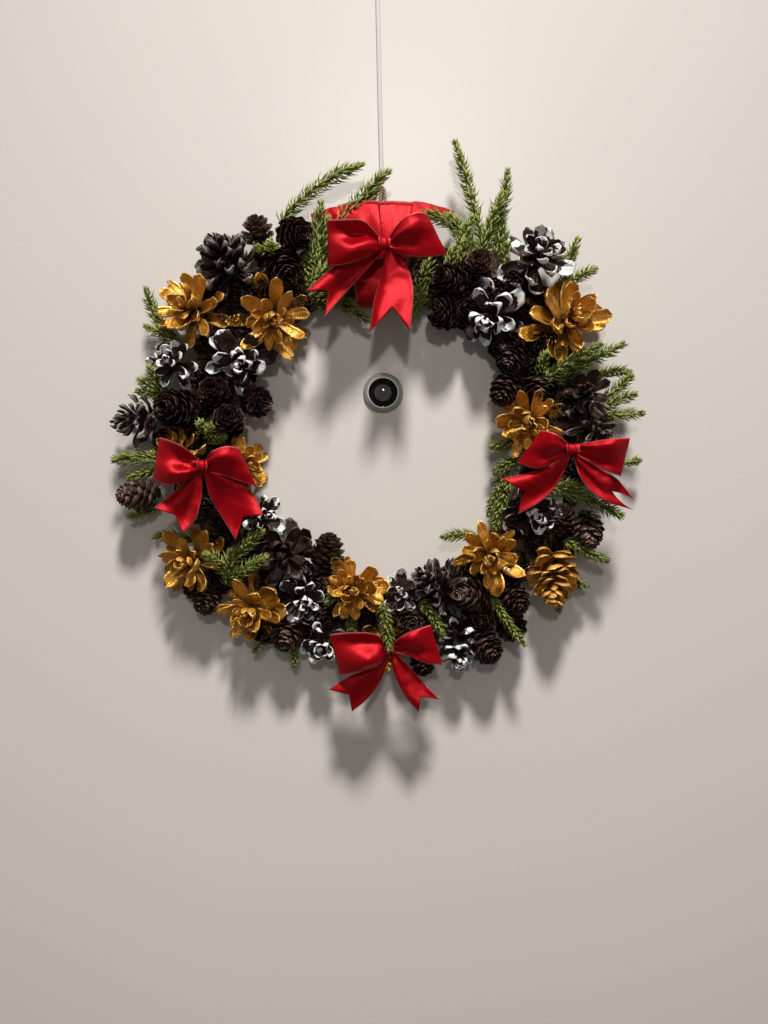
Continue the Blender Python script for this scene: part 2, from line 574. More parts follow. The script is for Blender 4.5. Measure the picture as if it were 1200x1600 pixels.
# ------------------------------------------------------------------ cones
def scale_mesh(name, mat, wmax, bend, cup, thick, blunt, seed, nx=9, ny=6, umbo=True, wob=0.05, keel=0.0, crumple=0.03, curl=0.0):
    """one cone scale, 1 unit long: x out from the axis, z towards the cone's tip; closed shell"""
    rg = random.Random(seed)
    s1, s2 = rg.uniform(0, 9), rg.uniform(0, 9)
    skew = rg.uniform(-0.12, 0.12)
    top, bot, uvs_t, uvs_b = [], [], [], []
    for i in range(nx + 1):
        x = i / nx
        knee = 0.64
        if x < knee:
            w = wmax * (0.40 + 0.60 * math.sin(math.pi / 2 * x / knee))
        else:
            w = wmax * max(0.0, 1 - ((x - knee) / (1 - knee)) ** blunt) ** (1 / blunt)
        w = max(w, wmax * 0.12)
        w *= 1 + wob * math.sin(7 * x + s1)
        zc = bend * x * x + 0.025 * math.sin(5 * x + s2)
        th = thick * (0.55 + (1.0 * max(0, min(1, (x - 0.5) / 0.35)) if umbo else 0.2))
        for j in range(ny + 1):
            y = -1 + 2 * j / ny
            z = zc + cup * (y * y - 0.3) * w + keel * math.exp(-(y / 0.3) ** 2) * x * (1.1 - x) * 3
            z += crumple * noise.noise(Vector((x * 3.2 + s1, y * 1.6 + s2, seed * 1.7)))
            z -= curl * max(0.0, x - 0.72) ** 2 * 8
            yy = y * w + skew * x * x
            top.append((x, yy, z))
            rimf = (1 - abs(y) ** 2.5) * (1 - max(0, (x - 0.86) / 0.14) ** 2)
            bot.append((x, yy, z - th * (0.28 + 0.72 * rimf)))
            uvs_t.append((x, j / ny))
            uvs_b.append((x, j / ny))
    n = (nx + 1) * (ny + 1)
    verts = top + bot
    uvs = uvs_t + uvs_b
    faces = []
    for i in range(nx):
        for j in range(ny):
            a = i * (ny + 1) + j
            faces.append((a, a + ny + 1, a + ny + 2, a + 1))
            faces.append((n + a, n + a + 1, n + a + ny + 2, n + a + ny + 1))
    for i in range(nx):
        a = i * (ny + 1)
        faces.append((a, n + a, n + a + ny + 1, a + ny + 1))
        a = i * (ny + 1) + ny
        faces.append((a, a + ny + 1, n + a + ny + 1, n + a))
    for j in range(ny):
        a = nx * (ny + 1) + j
        faces.append((a, n + a, n + a + 1, a + 1))
        a = j
        faces.append((a, a + 1, n + a + 1, n + a))
    return verts, faces, uvs


def scale_data(name, mat, *args, **kw):
    v, f, u = scale_mesh(name, mat, *args, **kw)
    me = bpy.data.meshes.new(name)
    me.from_pydata(v, [], f)
    lay = me.uv_layers.new(name='UVMap')
    for lp_ in me.loops:
        lay.data[lp_.index].uv = u[lp_.vertex_index]
    me.polygons.foreach_set('use_smooth', [True] * len(me.polygons))
    me.materials.append(mat)
    return me


GOLD_SCALES = [scale_data('gold_scale', M_GOLD, rng.uniform(0.155, 0.235), rng.uniform(-0.02, 0.34), rng.uniform(0.3, 1.0),
                          rng.uniform(0.06, 0.09), rng.uniform(2.0, 3.2), k, nx=9, ny=6, wob=0.10, keel=rng.uniform(0.0, 0.07),
                          crumple=rng.uniform(0.04, 0.09), curl=rng.uniform(-0.18, 0.22)) for k in range(14)]
PINE_SCALES = {}
for kind in ('plain', 'rim', 'brushed'):
    wr = {'plain': (0.16, 0.24), 'rim': (0.21, 0.29), 'brushed': (0.11, 0.165)}[kind]
    PINE_SCALES[kind] = [scale_data('pine_scale', M_PINE[kind], rng.uniform(*wr), rng.uniform(-0.05, 0.32), rng.uniform(0.1, 0.8),
                                    rng.uniform(0.09, 0.14), rng.uniform(2.0, 3.4), 20 + k, nx=9, ny=6, wob=0.09, keel=rng.uniform(0.0, 0.06),
                                    crumple=rng.uniform(0.04, 0.11), curl=rng.uniform(-0.15, 0.2)) for k in range(9)]


def axis_matrix(axis, spin):
    """rotation taking local z to axis (given as image right, image up, towards viewer)"""
    a = Vector((axis[0], -axis[2], axis[1])).normalized()
    qn = Vector((0, 0, 1)).rotation_difference(a)
    return (qn @ Quaternion((0, 0, 1), spin)).to_matrix().to_4x4()


def core_mesh(name, R, H, mat):
    prof = [(0.0, -0.05), (0.14, -0.03), (0.20, 0.10), (0.17, 0.4), (0.11, 0.75), (0.0, 1.0)]
    verts, faces = [], []
    seg = 10
    for r, h in prof:
        for k in range(seg):
            a = 2 * math.pi * k / seg
            verts.append((r * R * math.cos(a), r * R * math.sin(a), h * H))
    for i in range(len(prof) - 1):
        for k in range(seg):
            k2 = (k + 1) % seg
            faces.append((i * seg + k, i * seg + k2, (i + 1) * seg + k2, (i + 1) * seg + k))
    return verts, faces


def open_cone(name, px, py, r, d, axis, seed, meshes, core_mat, label=None, n=25, tall=0.8, e0=-8, e1=68, lmin=0.52, wid=1.0, reach=1.0, epow=1.15, jit=16):
    d = d - 9.5
    R = r * unit(d) * 1.10
    rg = random.Random(seed)
    H = R * tall
    M = axis_matrix(axis, rg.uniform(0, 6.28))
    a = Vector((axis[0], -axis[2], axis[1])).normalized()
    loc = P(px, py, d) + OFF - a * H * 0.35
    v, f = core_mesh('core', R, H, core_mat)
    cone = mesh_obj(name, v, f, core_mat, wreath)
    cone.matrix_local = Matrix.Translation(loc) @ M
    if label:
        cone['label'] = label
    for k in range(5):                     # the last tight scales that close the tip
        L = R * rg.uniform(0.24, 0.36)
        o = link_mesh('scale', rg.choice(meshes), cone)
        o.matrix_local = (Matrix.Rotation(k * 1.2566 + rg.uniform(-0.3, 0.3), 4, 'Z') @ Matrix.Translation((0.0, 0, H * 0.86))
                          @ Matrix.Rotation(-math.radians(rg.uniform(62, 88)), 4, 'Y') @ Matrix.Diagonal((L, L * 0.9, L, 1)))
    for i in range(n):
        t = i / (n - 1)
        if 3 < i and rg.random() < 0.05:
            continue                     # a scale broken off
        h = H * (0.04 + 0.86 * t ** 0.9)
        e = math.radians(e0 + (e1 - e0) * t ** epow + rg.uniform(-jit, jit))
        L = R * reach * (0.80 + 0.10 * math.sin(math.pi * min(1, t * 1.5))) * (1 - (1 - lmin) * t ** 1.7) * rg.uniform(0.84, 1.12)
        rc = R * (0.15 * (1 - t) + 0.015)
        yaw = i * 2.39996 + rg.uniform(-0.24, 0.24)
        w = L * rg.uniform(0.86, 1.15) * wid
        m = (Matrix.Rotation(yaw, 4, 'Z') @ Matrix.Translation((rc, 0, h)) @ Matrix.Rotation(-e, 4, 'Y')
             @ Matrix.Rotation(rg.uniform(-0.38, 0.38), 4, 'X') @ Matrix.Diagonal((L, w, L, 1)))
        o = link_mesh('scale', rg.choice(meshes), cone)
        o.matrix_local = m
    return cone


# ---- small closed larch cones: three shared shapes in one brown, with a lighter copy painted as if better lit
def larch_shape(seed, n=46, H=2.15, openness=0.0):
    rg = random.Random(seed)
    V, F, U = [], [], []
    for i in range(n):
        t = i / (n - 1)
        h = H * (0.05 + 0.80 * t)
        prof = math.sin(math.pi * (0.22 + 0.72 * t)) ** 0.7
        e = math.radians(12 - openness * 12 + 58 * t + rg.uniform(-5, 5))
        L = 0.62 * prof + 0.08
        rc = 0.36 * prof
        v, f, u = scale_mesh('s', None, rg.uniform(0.37, 0.45) * (1 - 0.15 * t), rg.uniform(0.22, 0.40), rg.uniform(0.20, 0.45), 0.06, 2.1, seed * 100 + i, nx=6, ny=4, umbo=False, wob=0.07, keel=-0.03, crumple=0.025, curl=rg.uniform(0.05, 0.25))
        m = (Matrix.Rotation(i * 2.39996 + rg.uniform(-0.1, 0.1), 4, 'Z') @ Matrix.Translation((rc, 0, h)) @ Matrix.Rotation(-e, 4, 'Y')
             @ Matrix.Rotation(rg.uniform(-0.12, 0.12), 4, 'X') @ Matrix.Scale(L, 4))
        b0 = len(V)
        V += [m @ Vector(x) for x in v]
        F += [tuple(k + b0 for k in ff) for ff in f]
        U += u
    me = bpy.data.meshes.new('larch_scales')
    me.from_pydata([tuple(x) for x in V], [], F)
    lay = me.uv_layers.new(name='UVMap')
    for lp_ in me.loops:
        lay.data[lp_.index].uv = U[lp_.vertex_index]
    me.polygons.foreach_set('use_smooth', [True] * len(me.polygons))
    return me


LARCH = {}
for key, mat in (('d', M_LARCH), ('b', M_LARCH_LIT)):
    LARCH[key] = []
    for s in range(4):
        me = larch_shape(s + 1, n=(58, 66, 50, 62)[s], H=(2.1, 2.3, 1.9, 2.2)[s], openness=(0.0, 0.3, 0.8, 0.1)[s])
        me.materials.append(mat)
        LARCH[key].append(me)


def larch_cone(px, py, r, d, axis, seed, tone='d', variant=None):
    d = d - 6
    R = r * unit(d) * 1.08
    rg = random.Random(seed * 7 + 1)
    k = rg.randrange(4) if variant is None else variant
    axis = (axis[0] + rg.uniform(-0.12, 0.12), axis[1] + rg.uniform(-0.12, 0.12), axis[2] * 0.72)
    M = axis_matrix(axis, rg.uniform(0, 6.28))
    a = Vector((axis[0], -axis[2], axis[1])).normalized()
    loc = P(px, py, d) + OFF - a * R * 0.95
    v, f = core_mesh('core', R * 1.9, R * 1.75, M_CORE)
    cone = mesh_obj('larch_cone', v, f, M_CORE, wreath)
    cone.matrix_local = Matrix.Translation(loc) @ M
    s = link_mesh('scales', LARCH[tone][k], cone)
    s['kind'] = 'stuff'
    s.scale = (R * rg.uniform(0.95, 1.05), R * rg.uniform(0.95, 1.05), R * rg.uniform(0.94, 1.05))
    return cone


# gold cones: px, py, radius px, depth mm, axis (right, up, viewer), seed, extra
GOLDS = [
    (304, 488, 61, 27, (-0.30, 0.25, 0.9), 1, dict(n=29, label='gold painted pine cone with ragged upright scales, highest on the outer rim')),
    (428, 497, 61, 29, (0.05, -0.20, 1.0), 2, dict(n=32, label='gold painted pine cone opened like a dahlia below the small dark cones')),
    (884, 503, 68, 28, (0.22, 0.15, 0.9), 71, dict(n=36, label='large gold painted pine cone under the white-edged cones')),
    (829, 657, 57, 27, (-0.15, -0.20, 1.0), 4, dict(n=31, label='gold painted pine cone tucked just above a bow')),
    (765, 868, 55, 31, (-0.05, -0.10, 1.0), 5, dict(n=31, label='bright gold painted pine cone opened flat towards the viewer')),
    (861, 892, 48, 27, (0.05, -0.86, 0.50), 6, dict(n=58, tall=1.7, e0=2, e1=42, lmin=0.42, reach=0.84, wid=1.75, epow=1.6, jit=8, label='gold painted pine cone hanging tip down, scales in level tiers')),
    (551, 920, 54, 31, (0.0, 0.05, 1.0), 7, dict(n=31, label='bright gold painted pine cone at the foot of the opening')),
    (303, 875, 56, 27, (-0.28, -0.12, 0.9), 8, dict(n=29, label='gold painted pine cone with curled scales beside the green sprig')),
    (394, 949, 54, 28, (-0.15, -0.2, 0.95), 9, dict(n=29, label='gold painted pine cone low on the curve, above a brown cone')),
    (280, 707, 46, 24, (-0.2, 0.45, 0.8), 10, dict(n=24)),
    (381, 730, 44, 26, (0.45, 0.1, 0.9), 11, dict(n=24)),
    (597, 1003, 46, 22, (0.05, -0.3, 0.9), 12, dict(n=24)),
]
for (x, y, r, d, ax, sd, kw) in GOLDS:
    open_cone('gold_pine_cone', x, y, r, d, ax, sd, GOLD_SCALES, M_GOLDCORE, **kw)

# dark open cones
T = dict(n=36, tall=1.5, e0=-5, e1=70, lmin=0.45, reach=0.95)
OPENS = [
    ('brushed', 362, 418, 56, 26, (-0.45, 0.50, 0.65), 41, dict(n=52, tall=1.1, e0=-5, e1=72, lmin=0.6, jit=9)),
    ('rim', 836, 407, 55, 30, (0.05, 0.25, 0.95), 42, dict(n=22)),
    ('rim', 772, 490, 52, 28, (-0.4, -0.45, 0.8), 43, dict(n=24, tall=1.0)),
    ('rim', 272, 571, 43, 29, (-0.2, 0.15, 0.9), 44, dict(n=19)),
    ('rim', 372, 566, 55, 29, (0.12, -0.2, 0.95), 45, dict(n=20)),
    ('brushed', 224, 654, 42, 25, (-0.85, -0.15, 0.45), 46, dict(n=38, tall=1.3, e0=5, e1=72, jit=10)),
    ('plain', 910, 615, 48, 27, (-0.1, 0.1, 0.9), 47, dict(n=26)),
    ('brushed', 922, 668, 42, 27, (0.45, -0.3, 0.75), 48, dict(n=28, tall=1.2)),
    ('rim', 832, 800, 52, 23, (0.05, -0.15, 0.95), 49, dict(n=24)),
    ('rim', 408, 808, 36, 22, (0.45, 0.1, 0.9), 50, dict(n=19)),
    ('plain', 445, 868, 54, 26, (0.0, 0.05, 0.98), 51, dict(n=26)),
    ('rim', 473, 933, 44, 27, (0.1, -0.25, 0.95), 52, dict(n=22)),
    ('rim', 503, 1001, 42, 25, (-0.05, -0.35, 0.9), 53, dict(n=22)),
    ('rim', 627, 925, 38, 29, (-0.05, 0.15, 0.95), 54, dict(n=19)),
    ('brushed', 688, 922, 48, 28, (-0.5, 0.40, 0.60), 55, dict(n=54, tall=1.3, e0=-5, e1=68, lmin=0.55, jit=9)),
    ('rim', 712, 1003, 36, 24, (0.1, -0.85, 0.5), 56, dict(n=38, tall=1.7, e0=5, e1=60, lmin=0.4)),
    ('plain', 880, 765, 40, 18, (0.2, 0.1, 0.9), 57, dict(n=22)),
    ('plain', 330, 795, 40, 17, (0.0, 0.1, 0.9), 58, dict(n=22)),
    ('brushed', 690, 968, 36, 24, (-0.1, -0.5, 0.8), 59, dict(n=28, tall=1.2)),
]
for (kind, x, y, r, d, ax, sd, kw) in OPENS:
    nm = {'rim': 'frosted_pine_cone', 'brushed': 'frosted_pine_cone', 'plain': 'brown_pine_cone'}[kind]
    open_cone(nm, x, y, r, d, ax, sd, PINE_SCALES[kind], M_CORE, **kw)

# larch cones
LARCHES = [
    (402, 360, 25, 26, (-0.05, 0.45, 0.75), 'b', 2), (460, 365, 30, 28, (0.40, -0.2, 0.85), 'd', 0), (443, 418, 33, 24, (0.1, -0.25, 0.85), 'd', 1),
    (750, 411, 24, 30, (-0.25, 0.2, 0.9), 'b', 0), (704, 439, 29, 27, (-0.4, 0.1, 0.85), 'd', 3), (697, 491, 26, 26, (-0.4, -0.1, 0.85), 'd', 1),
    (800, 558, 27, 24, (-0.2, -0.5, 0.75), 'd', 0), (792, 606, 27, 26, (-0.35, -0.5, 0.75), 'd', 3), (846, 600, 29, 22, (-0.05, -0.6, 0.7), 'd', 1),
    (280, 641, 37, 27, (-0.25, 0.0, 0.95), 'd', 3), (335, 614, 26, 27, (0.05, 0.1, 0.95), 'd', 0), (401, 627, 26, 25, (0.4, 0.05, 0.85), 'd', 2),
    (357, 659, 28, 30, (0.15, 0.2, 0.95), 'd', 3), (221, 772, 27, 24, (-0.75, -0.1, 0.6), 'b', 1), (323, 940, 23, 24, (-0.1, -0.45, 0.8), 'b', 2),
    (448, 992, 27, 26, (-0.1, -0.45, 0.8), 'b', 0), (511, 866, 28, 25, (0.3, 0.75, 0.5), 'd', 1), (640, 966, 25, 28, (0.05, -0.1, 0.97), 'b', 3),
    (742, 930, 28, 28, (-0.6, 0.0, 0.75), 'b', 1), (802, 933, 25, 27, (0.3, -0.35, 0.85), 'd', 3), (760, 966, 23, 24, (-0.2, 0.1, 0.9), 'd', 0),
    (798, 978, 25, 22, (0.3, -0.3, 0.8), 'd', 2), (757, 1010, 27, 24, (0.35, -0.35, 0.8), 'd', 3), (660, 1037, 20, 18, (0.2, -0.5, 0.7), 'd', 2),
    (878, 812, 23, 26, (0.0, 0.45, 0.75), 'b', 1), (918, 826, 28, 25, (0.2, -0.75, 0.55), 'b', 0), (735, 985, 22, 17, (0, -0.3, 0.9), 'd', 1),
    # deeper ones that fill the gaps against the ring
    (338, 462, 26, 17, (-0.1, 0.1, 0.9), 'd', 2), (372, 470, 26, 16, (0.1, 0.1, 0.9), 'd', 3), (845, 470, 27, 16, (0, 0.1, 0.9), 'd', 0), (868, 560, 26, 17, (0.1, 0, 0.9), 'd', 1),
    (265, 690, 26, 16, (-0.1, 0, 0.9), 'd', 3), (925, 700, 26, 16, (0.1, 0, 0.9), 'd', 2), (310, 915, 24, 15, (0, 0, 1), 'd', 1), (415, 985, 25, 16, (0, -0.2, 0.9), 'd', 0),
    (395, 452, 28, 17, (0.1, 0.1, 0.9), 'd', 0), (330, 545, 26, 14, (0.0, 0.1, 0.95), 'd', 1), (320, 590, 25, 16, (0.1, 0, 0.95), 'd', 2),
    (300, 755, 30, 17, (-0.1, 0, 0.95), 'd', 0), (345, 690, 28, 17, (0.1, 0.1, 0.95), 'd', 2), (355, 815, 30, 16, (0, 0, 1), 'd', 1),
    (345, 905, 28, 15, (0, 0.1, 1), 'd', 3), (430, 925, 28, 15, (0, 0.1, 1), 'd', 0), (560, 975, 28, 15, (0, 0.1, 1), 'd', 2), (520, 950, 26, 14, (0, 0, 1), 'd', 1),
    (655, 945, 26, 15, (0, 0, 1), 'd', 1), (790, 900, 28, 15, (0, 0.1, 1), 'd', 0), (835, 850, 28, 14, (0, 0.1, 1), 'd', 3), (880, 850, 24, 14, (0.1, 0.1, 1), 'd', 2),
    (850, 730, 28, 15, (0, 0.1, 1), 'd', 0), (905, 725, 30, 16, (0, 0.1, 1), 'd', 1), (880, 640, 27, 15, (0, 0.1, 1), 'd', 2), (850, 545, 26, 14, (0, 0.1, 1), 'd', 3),
    (740, 450, 26, 17, (0, 0.1, 1), 'd', 0), (800, 450, 28, 16, (0, 0.1, 1), 'd', 1), (660, 430, 26, 15, (0, 0.1, 1), 'd', 2), (735, 500, 24, 14, (0, 0.1, 1), 'd', 3),
    (365, 500, 28, 15, (0, 0.1, 1), 'd', 1), (420, 400, 24, 16, (0, 0.1, 1), 'd', 3), (480, 990, 24, 15, (0, 0, 1), 'd', 3), (620, 1000, 26, 13, (0, 0, 1), 'd', 0),
]
for k in range(34):                       # the inner and outer rows under everything else
    an = 2 * math.pi * (k + 0.5) / 34
    if abs(math.degrees(an) - 90) < 17:
        continue
    for rr in (246, 288):
        x = RC[0] + rr * math.cos(an + (0.09 if rr > 250 else 0)) + rng.uniform(-5, 5)
        y = RC[1] - rr * math.sin(an + (0.09 if rr > 250 else 0)) + rng.uniform(-5, 5)
        LARCHES.append((x, y, rng.uniform(22, 28), rng.uniform(14, 18), (rng.uniform(-0.3, 0.3), rng.uniform(-0.3, 0.3), 1), 'd', rng.randrange(4)))
for i, (x, y, r, d, ax, tone, var) in enumerate(LARCHES):
    larch_cone(x, y, r, d, ax, i, tone, var)


# ------------------------------------------------------------------ fir sprigs
def sprig(p0, p1, p2, seed, length=16.0, dens=1.0, spread=1.0):
    """p: (px, py, depth mm) root, bend and tip; length: needle length in px"""
    rg = random.Random(seed * 13 + 5)
    a, b, c = (P(p[0], p[1], p[2] * 0.82) + OFF for p in (p0, p1, p2))
    n = 18
    path = []
    for i in range(n + 1):
        t = i / n
        path.append(a * (1 - t) ** 2 + b * 2 * t * (1 - t) + c * t * t)
    base = path[0].copy()
    path = [p - base for p in path]
    tw = tube(path, 0.0011, M_TWIG, 'fir_sprig', wreath, 6, 1.0, lambda t: 1.0 - 0.55 * t)
    tw.location = base
    tot = sum((path[i + 1] - path[i]).length for i in range(n))
    count = int(tot / 0.00034 * dens)
    V, F, U = [], [], []
    NL = length * PX * 1.12
    for k in range(count + 10):
        t = min(1.0, 0.02 + 0.98 * (k + rg.random() * 0.6) / count)
        f = t * n
        i = min(int(f), n - 1)
        pos = path[i].lerp(path[i + 1], f - i)
        tan = (path[i + 1] - path[i]).normalized()
        ref = Vector((0, 1, 0)) if abs(tan.y) < 0.8 else Vector((1, 0, 0))
        e1 = tan.cross(ref).normalized()
        e2 = tan.cross(e1).normalized()
        ang = k * 2.39996 + rg.uniform(-0.35, 0.35)
        rad = e1 * math.cos(ang) + e2 * math.sin(ang) * 0.8
        tip_f = max(0.0, (t - 0.82) / 0.18)
        lean = math.radians((62 - 30 * tip_f) * spread + rg.uniform(-14, 14))
        L = NL * (1 - 0.42 * tip_f) * rg.uniform(0.72, 1.18)
        d0 = (tan * math.cos(lean) + rad * math.sin(lean)).normalized()
        d1 = (tan * math.cos(lean * 0.55) + rad * math.sin(lean * 0.55)).normalized()
        side = d0.cross(rad)
        if side.length < 1e-4:
            side = e1.copy()
        side.normalize()
        up = side.cross(d0).normalized()
        w, h = 0.00092 * rg.uniform(0.85, 1.2), 0.00045
        q0 = pos
        q1 = pos + d0 * L * 0.5
        q2 = q1 + d1 * L * 0.5
        bi = len(V)
        for qq, ww in ((q0, 0.75), (q1, 1.0)):
            V += [qq + side * w * ww, qq + up * h * ww, qq - side * w * ww, qq - up * h * ww]
        V.append(q2)
        U += [(0.0, 0.5)] * 4 + [(0.55, 0.5)] * 4 + [(1.0, 0.5)]
        for s in range(4):
            s2 = (s + 1) % 4
            F.append((bi + s, bi + s2, bi + 4 + s2, bi + 4 + s))
            F.append((bi + 4 + s, bi + 4 + s2, bi + 8))
    nd = mesh_obj('needles', V, F, M_NEEDLE, tw, U)
    nd['kind'] = 'stuff'
    return tw


SPRIGS = [
    # top, beside the large bow
    ((436, 350, 15), (492, 283, 20), (559, 259, 26), 19), ((515, 375, 22), (552, 318, 26), (602, 272, 30), 20), ((545, 350, 20), (570, 320, 22), (585, 295, 26), 18),
    ((500, 465, 14), (497, 400, 18), (501, 322, 24), 18), ((480, 420, 16), (500, 390, 20), (512, 345, 24), 18), ((470, 470, 14), (490, 440, 22), (515, 415, 26), 18),
    ((455, 475, 12), (490, 465, 20), (520, 440, 24), 18), ((515, 460, 14), (540, 478, 20), (572, 499, 24), 17), ((492, 480, 14), (505, 470, 20), (545, 470, 26), 16), ((488, 350, 12), (470, 395, 20), (480, 440, 22), 18),
    ((757, 400, 17), (742, 320, 22), (713, 227, 27), 17), ((772, 408, 20), (786, 340, 24), (793, 270, 28), 15), ((748, 410, 24), (765, 350, 30), (785, 305, 32), 17),
    ((745, 395, 20), (715, 342, 24), (665, 335, 34), 18), ((740, 420, 16), (722, 375, 24), (706, 340, 28), 18), ((720, 430, 18), (715, 390, 24), (735, 345, 28), 18),
    ((690, 470, 14), (690, 420, 20), (722, 380, 28), 18), ((640, 490, 12), (660, 450, 20), (672, 405, 24), 18), ((700, 470, 12), (665, 470, 18), (643, 455, 24), 18), ((690, 410, 16), (655, 440, 20), (650, 490, 22), 17), ((735, 440, 14), (760, 400, 20), (770, 350, 22), 18), ((790, 430, 14), (790, 390, 18), (782, 350, 22), 16),
    # right side
    ((882, 450, 18), (885, 415, 22), (901, 377, 26), 15), ((878, 452, 20), (898, 432, 24), (926, 421, 28), 15), ((865, 600, 24), (905, 570, 34), (970, 540, 36), 17), ((845, 600, 26), (872, 572, 36), (935, 540, 40), 16), ((842, 590, 20), (850, 570, 28), (852, 555, 32), 14),
    ((930, 590, 18), (955, 575, 22), (980, 582, 24), 14), ((935, 630, 18), (965, 610, 22), (984, 590, 26), 15), ((940, 640, 20), (960, 625, 24), (988, 617, 28), 15), ((940, 648, 22), (965, 650, 26), (999, 646, 30), 15), ((975, 725, 14), (985, 722, 16), (996, 720, 18), 12),
    ((805, 690, 14), (790, 700, 18), (772, 698, 22), 16), ((815, 725, 14), (795, 720, 18), (778, 735, 22), 17), ((800, 745, 14), (785, 775, 20), (775, 822, 26), 17), ((795, 735, 14), (775, 765, 18), (765, 800, 22), 14), ((800, 800, 14), (785, 800, 18), (772, 815, 22), 15), ((765, 845, 14), (730, 832, 20), (695, 838, 26), 14),
    ((860, 762, 26), (905, 768, 32), (965, 803, 34), 21), ((850, 770, 24), (870, 765, 32), (905, 758, 36), 18), ((880, 845, 22), (905, 858, 26), (944, 874, 30), 16), ((885, 912, 16), (900, 912, 18), (914, 915, 20), 12), ((870, 935, 14), (872, 945, 16), (873, 952, 18), 12),
    # left side
    ((275, 525, 14), (240, 505, 18), (230, 456, 24), 16), ((285, 540, 14), (260, 525, 20), (232, 512, 24), 15), ((262, 622, 18), (245, 610, 22), (222, 596, 26), 17), ((262, 620, 20), (245, 600, 26), (235, 578, 30), 16), ((265, 622, 16), (240, 620, 20), (218, 612, 24), 15),
    ((262, 720, 20), (225, 712, 26), (184, 718, 30), 20), ((262, 735, 16), (235, 735, 22), (205, 745, 26), 18), ((245, 795, 12), (225, 800, 16), (205, 806, 20), 12), ((310, 848, 14), (275, 832, 18), (245, 838, 22), 15),
    ((425, 395, 30), (425, 388, 36), (424, 382, 42), 15), ((415, 392, 28), (410, 390, 32), (402, 388, 36), 12), ((318, 672, 24), (315, 668, 30), (313, 662, 36), 14), ((325, 690, 24), (335, 685, 30), (348, 682, 34), 14), ((322, 685, 24), (325, 675, 32), (332, 668, 36), 13),
    # lower left
    ((355, 905, 26), (362, 868, 38), (406, 834, 44), 17), ((360, 902, 28), (345, 878, 38), (325, 868, 44), 16), ((358, 906, 28), (380, 893, 38), (412, 872, 44), 16), ((355, 915, 24), (358, 895, 34), (362, 862, 42), 16),
    ((425, 985, 14), (412, 1000, 18), (400, 1014, 22), 14), ((460, 1000, 14), (460, 1018, 18), (460, 1036, 22), 14), ((375, 965, 14), (372, 980, 16), (370, 988, 18), 13), ((535, 925, 26), (525, 928, 32), (512, 940, 38), 12),
    # foot
    ((597, 940, 40), (604, 970, 47), (608, 1012, 56), 15), ((655, 940, 28), (675, 958, 36), (690, 988, 40), 14), ((770, 930, 28), (785, 965, 34), (817, 1004, 38), 13), ((548, 962, 24), (548, 975, 30), (550, 990, 36), 13), ((575, 970, 14), (560, 1000, 18), (545, 1020, 20), 14),
]
for i, s in enumerate(SPRIGS):
    sprig(s[0], s[1], s[2], i, s[3])


# ------------------------------------------------------------------ bows
def catmull(pts, t):
    n = len(pts) - 1
    f = min(max(t, 0), 1) * n
    i = min(int(f), n - 1)
    u = f - i
    p1, p2 = pts[i], pts[i + 1]
    p0 = pts[i - 1] if i > 0 else p1 * 2 - p2
    p3 = pts[i + 2] if i + 2 <= n else p2 * 2 - p1
    return 0.5 * ((2 * p1) + (p2 - p0) * u + (2 * p0 - 5 * p1 + 4 * p2 - p3) * u * u + (3 * p1 - p0 - 3 * p2 + p3) * u ** 3)


def ribbon(name, parent, origin, edge_a, edge_b, nu, nv, shape, notch=0.0):
    """a strip between two edge curves; shape(u, v) -> offset in mm towards the viewer; notch: swallowtail depth"""
    A = [P(*p) for p in edge_a]
    B = [P(*p) for p in edge_b]
    verts, faces, uvs = [], [], []
    lengths = [0.0]
    prev = None
    for i in range(nu + 1):
        m = (catmull(A, i / nu) + catmull(B, i / nu)) / 2
        if prev is not None:
            lengths.append(lengths[-1] + (m - prev).length * 1000)
        prev = m
    for i in range(nu + 1):
        for j in range(nv + 1):
            v = j / nv
            u = i / nu
            ul = u * (1 - notch * (1 - abs(2 * v - 1)) ** 1.0)
            pa, pb = catmull(A, ul), catmull(B, ul)
            p = pa.lerp(pb, v)
            off = shape(ul, v) * 0.001
            p = p + Vector((0, -off, 0))
            verts.append(p - origin)
            f = ul * nu
            k = min(int(f), nu - 1)
            uvs.append((lengths[k] + (lengths[k + 1] - lengths[k]) * (f - k), v))
    for i in range(nu):
        for j in range(nv):
            a = i * (nv + 1) + j
            faces.append((a, a + 1, a + nv + 2, a + nv + 1))
    o = mesh_obj(name, verts, faces, M_SATIN, parent, uvs)
    md = o.modifiers.new('thickness', 'SOLIDIFY')
    md.thickness = 0.00035
    md.offset = 0
    return o


for _fa in FLAPS:
    flap(*_fa)


def loop_edges(top, bottom, back=9.0, knot_d=None):
    """front edge points from knot to fold, then back behind them to the knot"""
    def full(e):
        f = list(e)
        fold = f[-1]
        out = list(f)
        rev = f[::-1][1:]
        m = len(rev)
        for k, p in enumerate(rev):
            t = (k + 1) / m
            dz = back * math.sin(math.pi * min(1, 0.25 + 0.75 * t)) if t < 1 else 2.5
            out.append((p[0] * 0.97 + fold[0] * 0.03 if t < 1 else p[0], p[1], p[2] - dz - 2.0))
        return out
    return full(top), full(bottom)


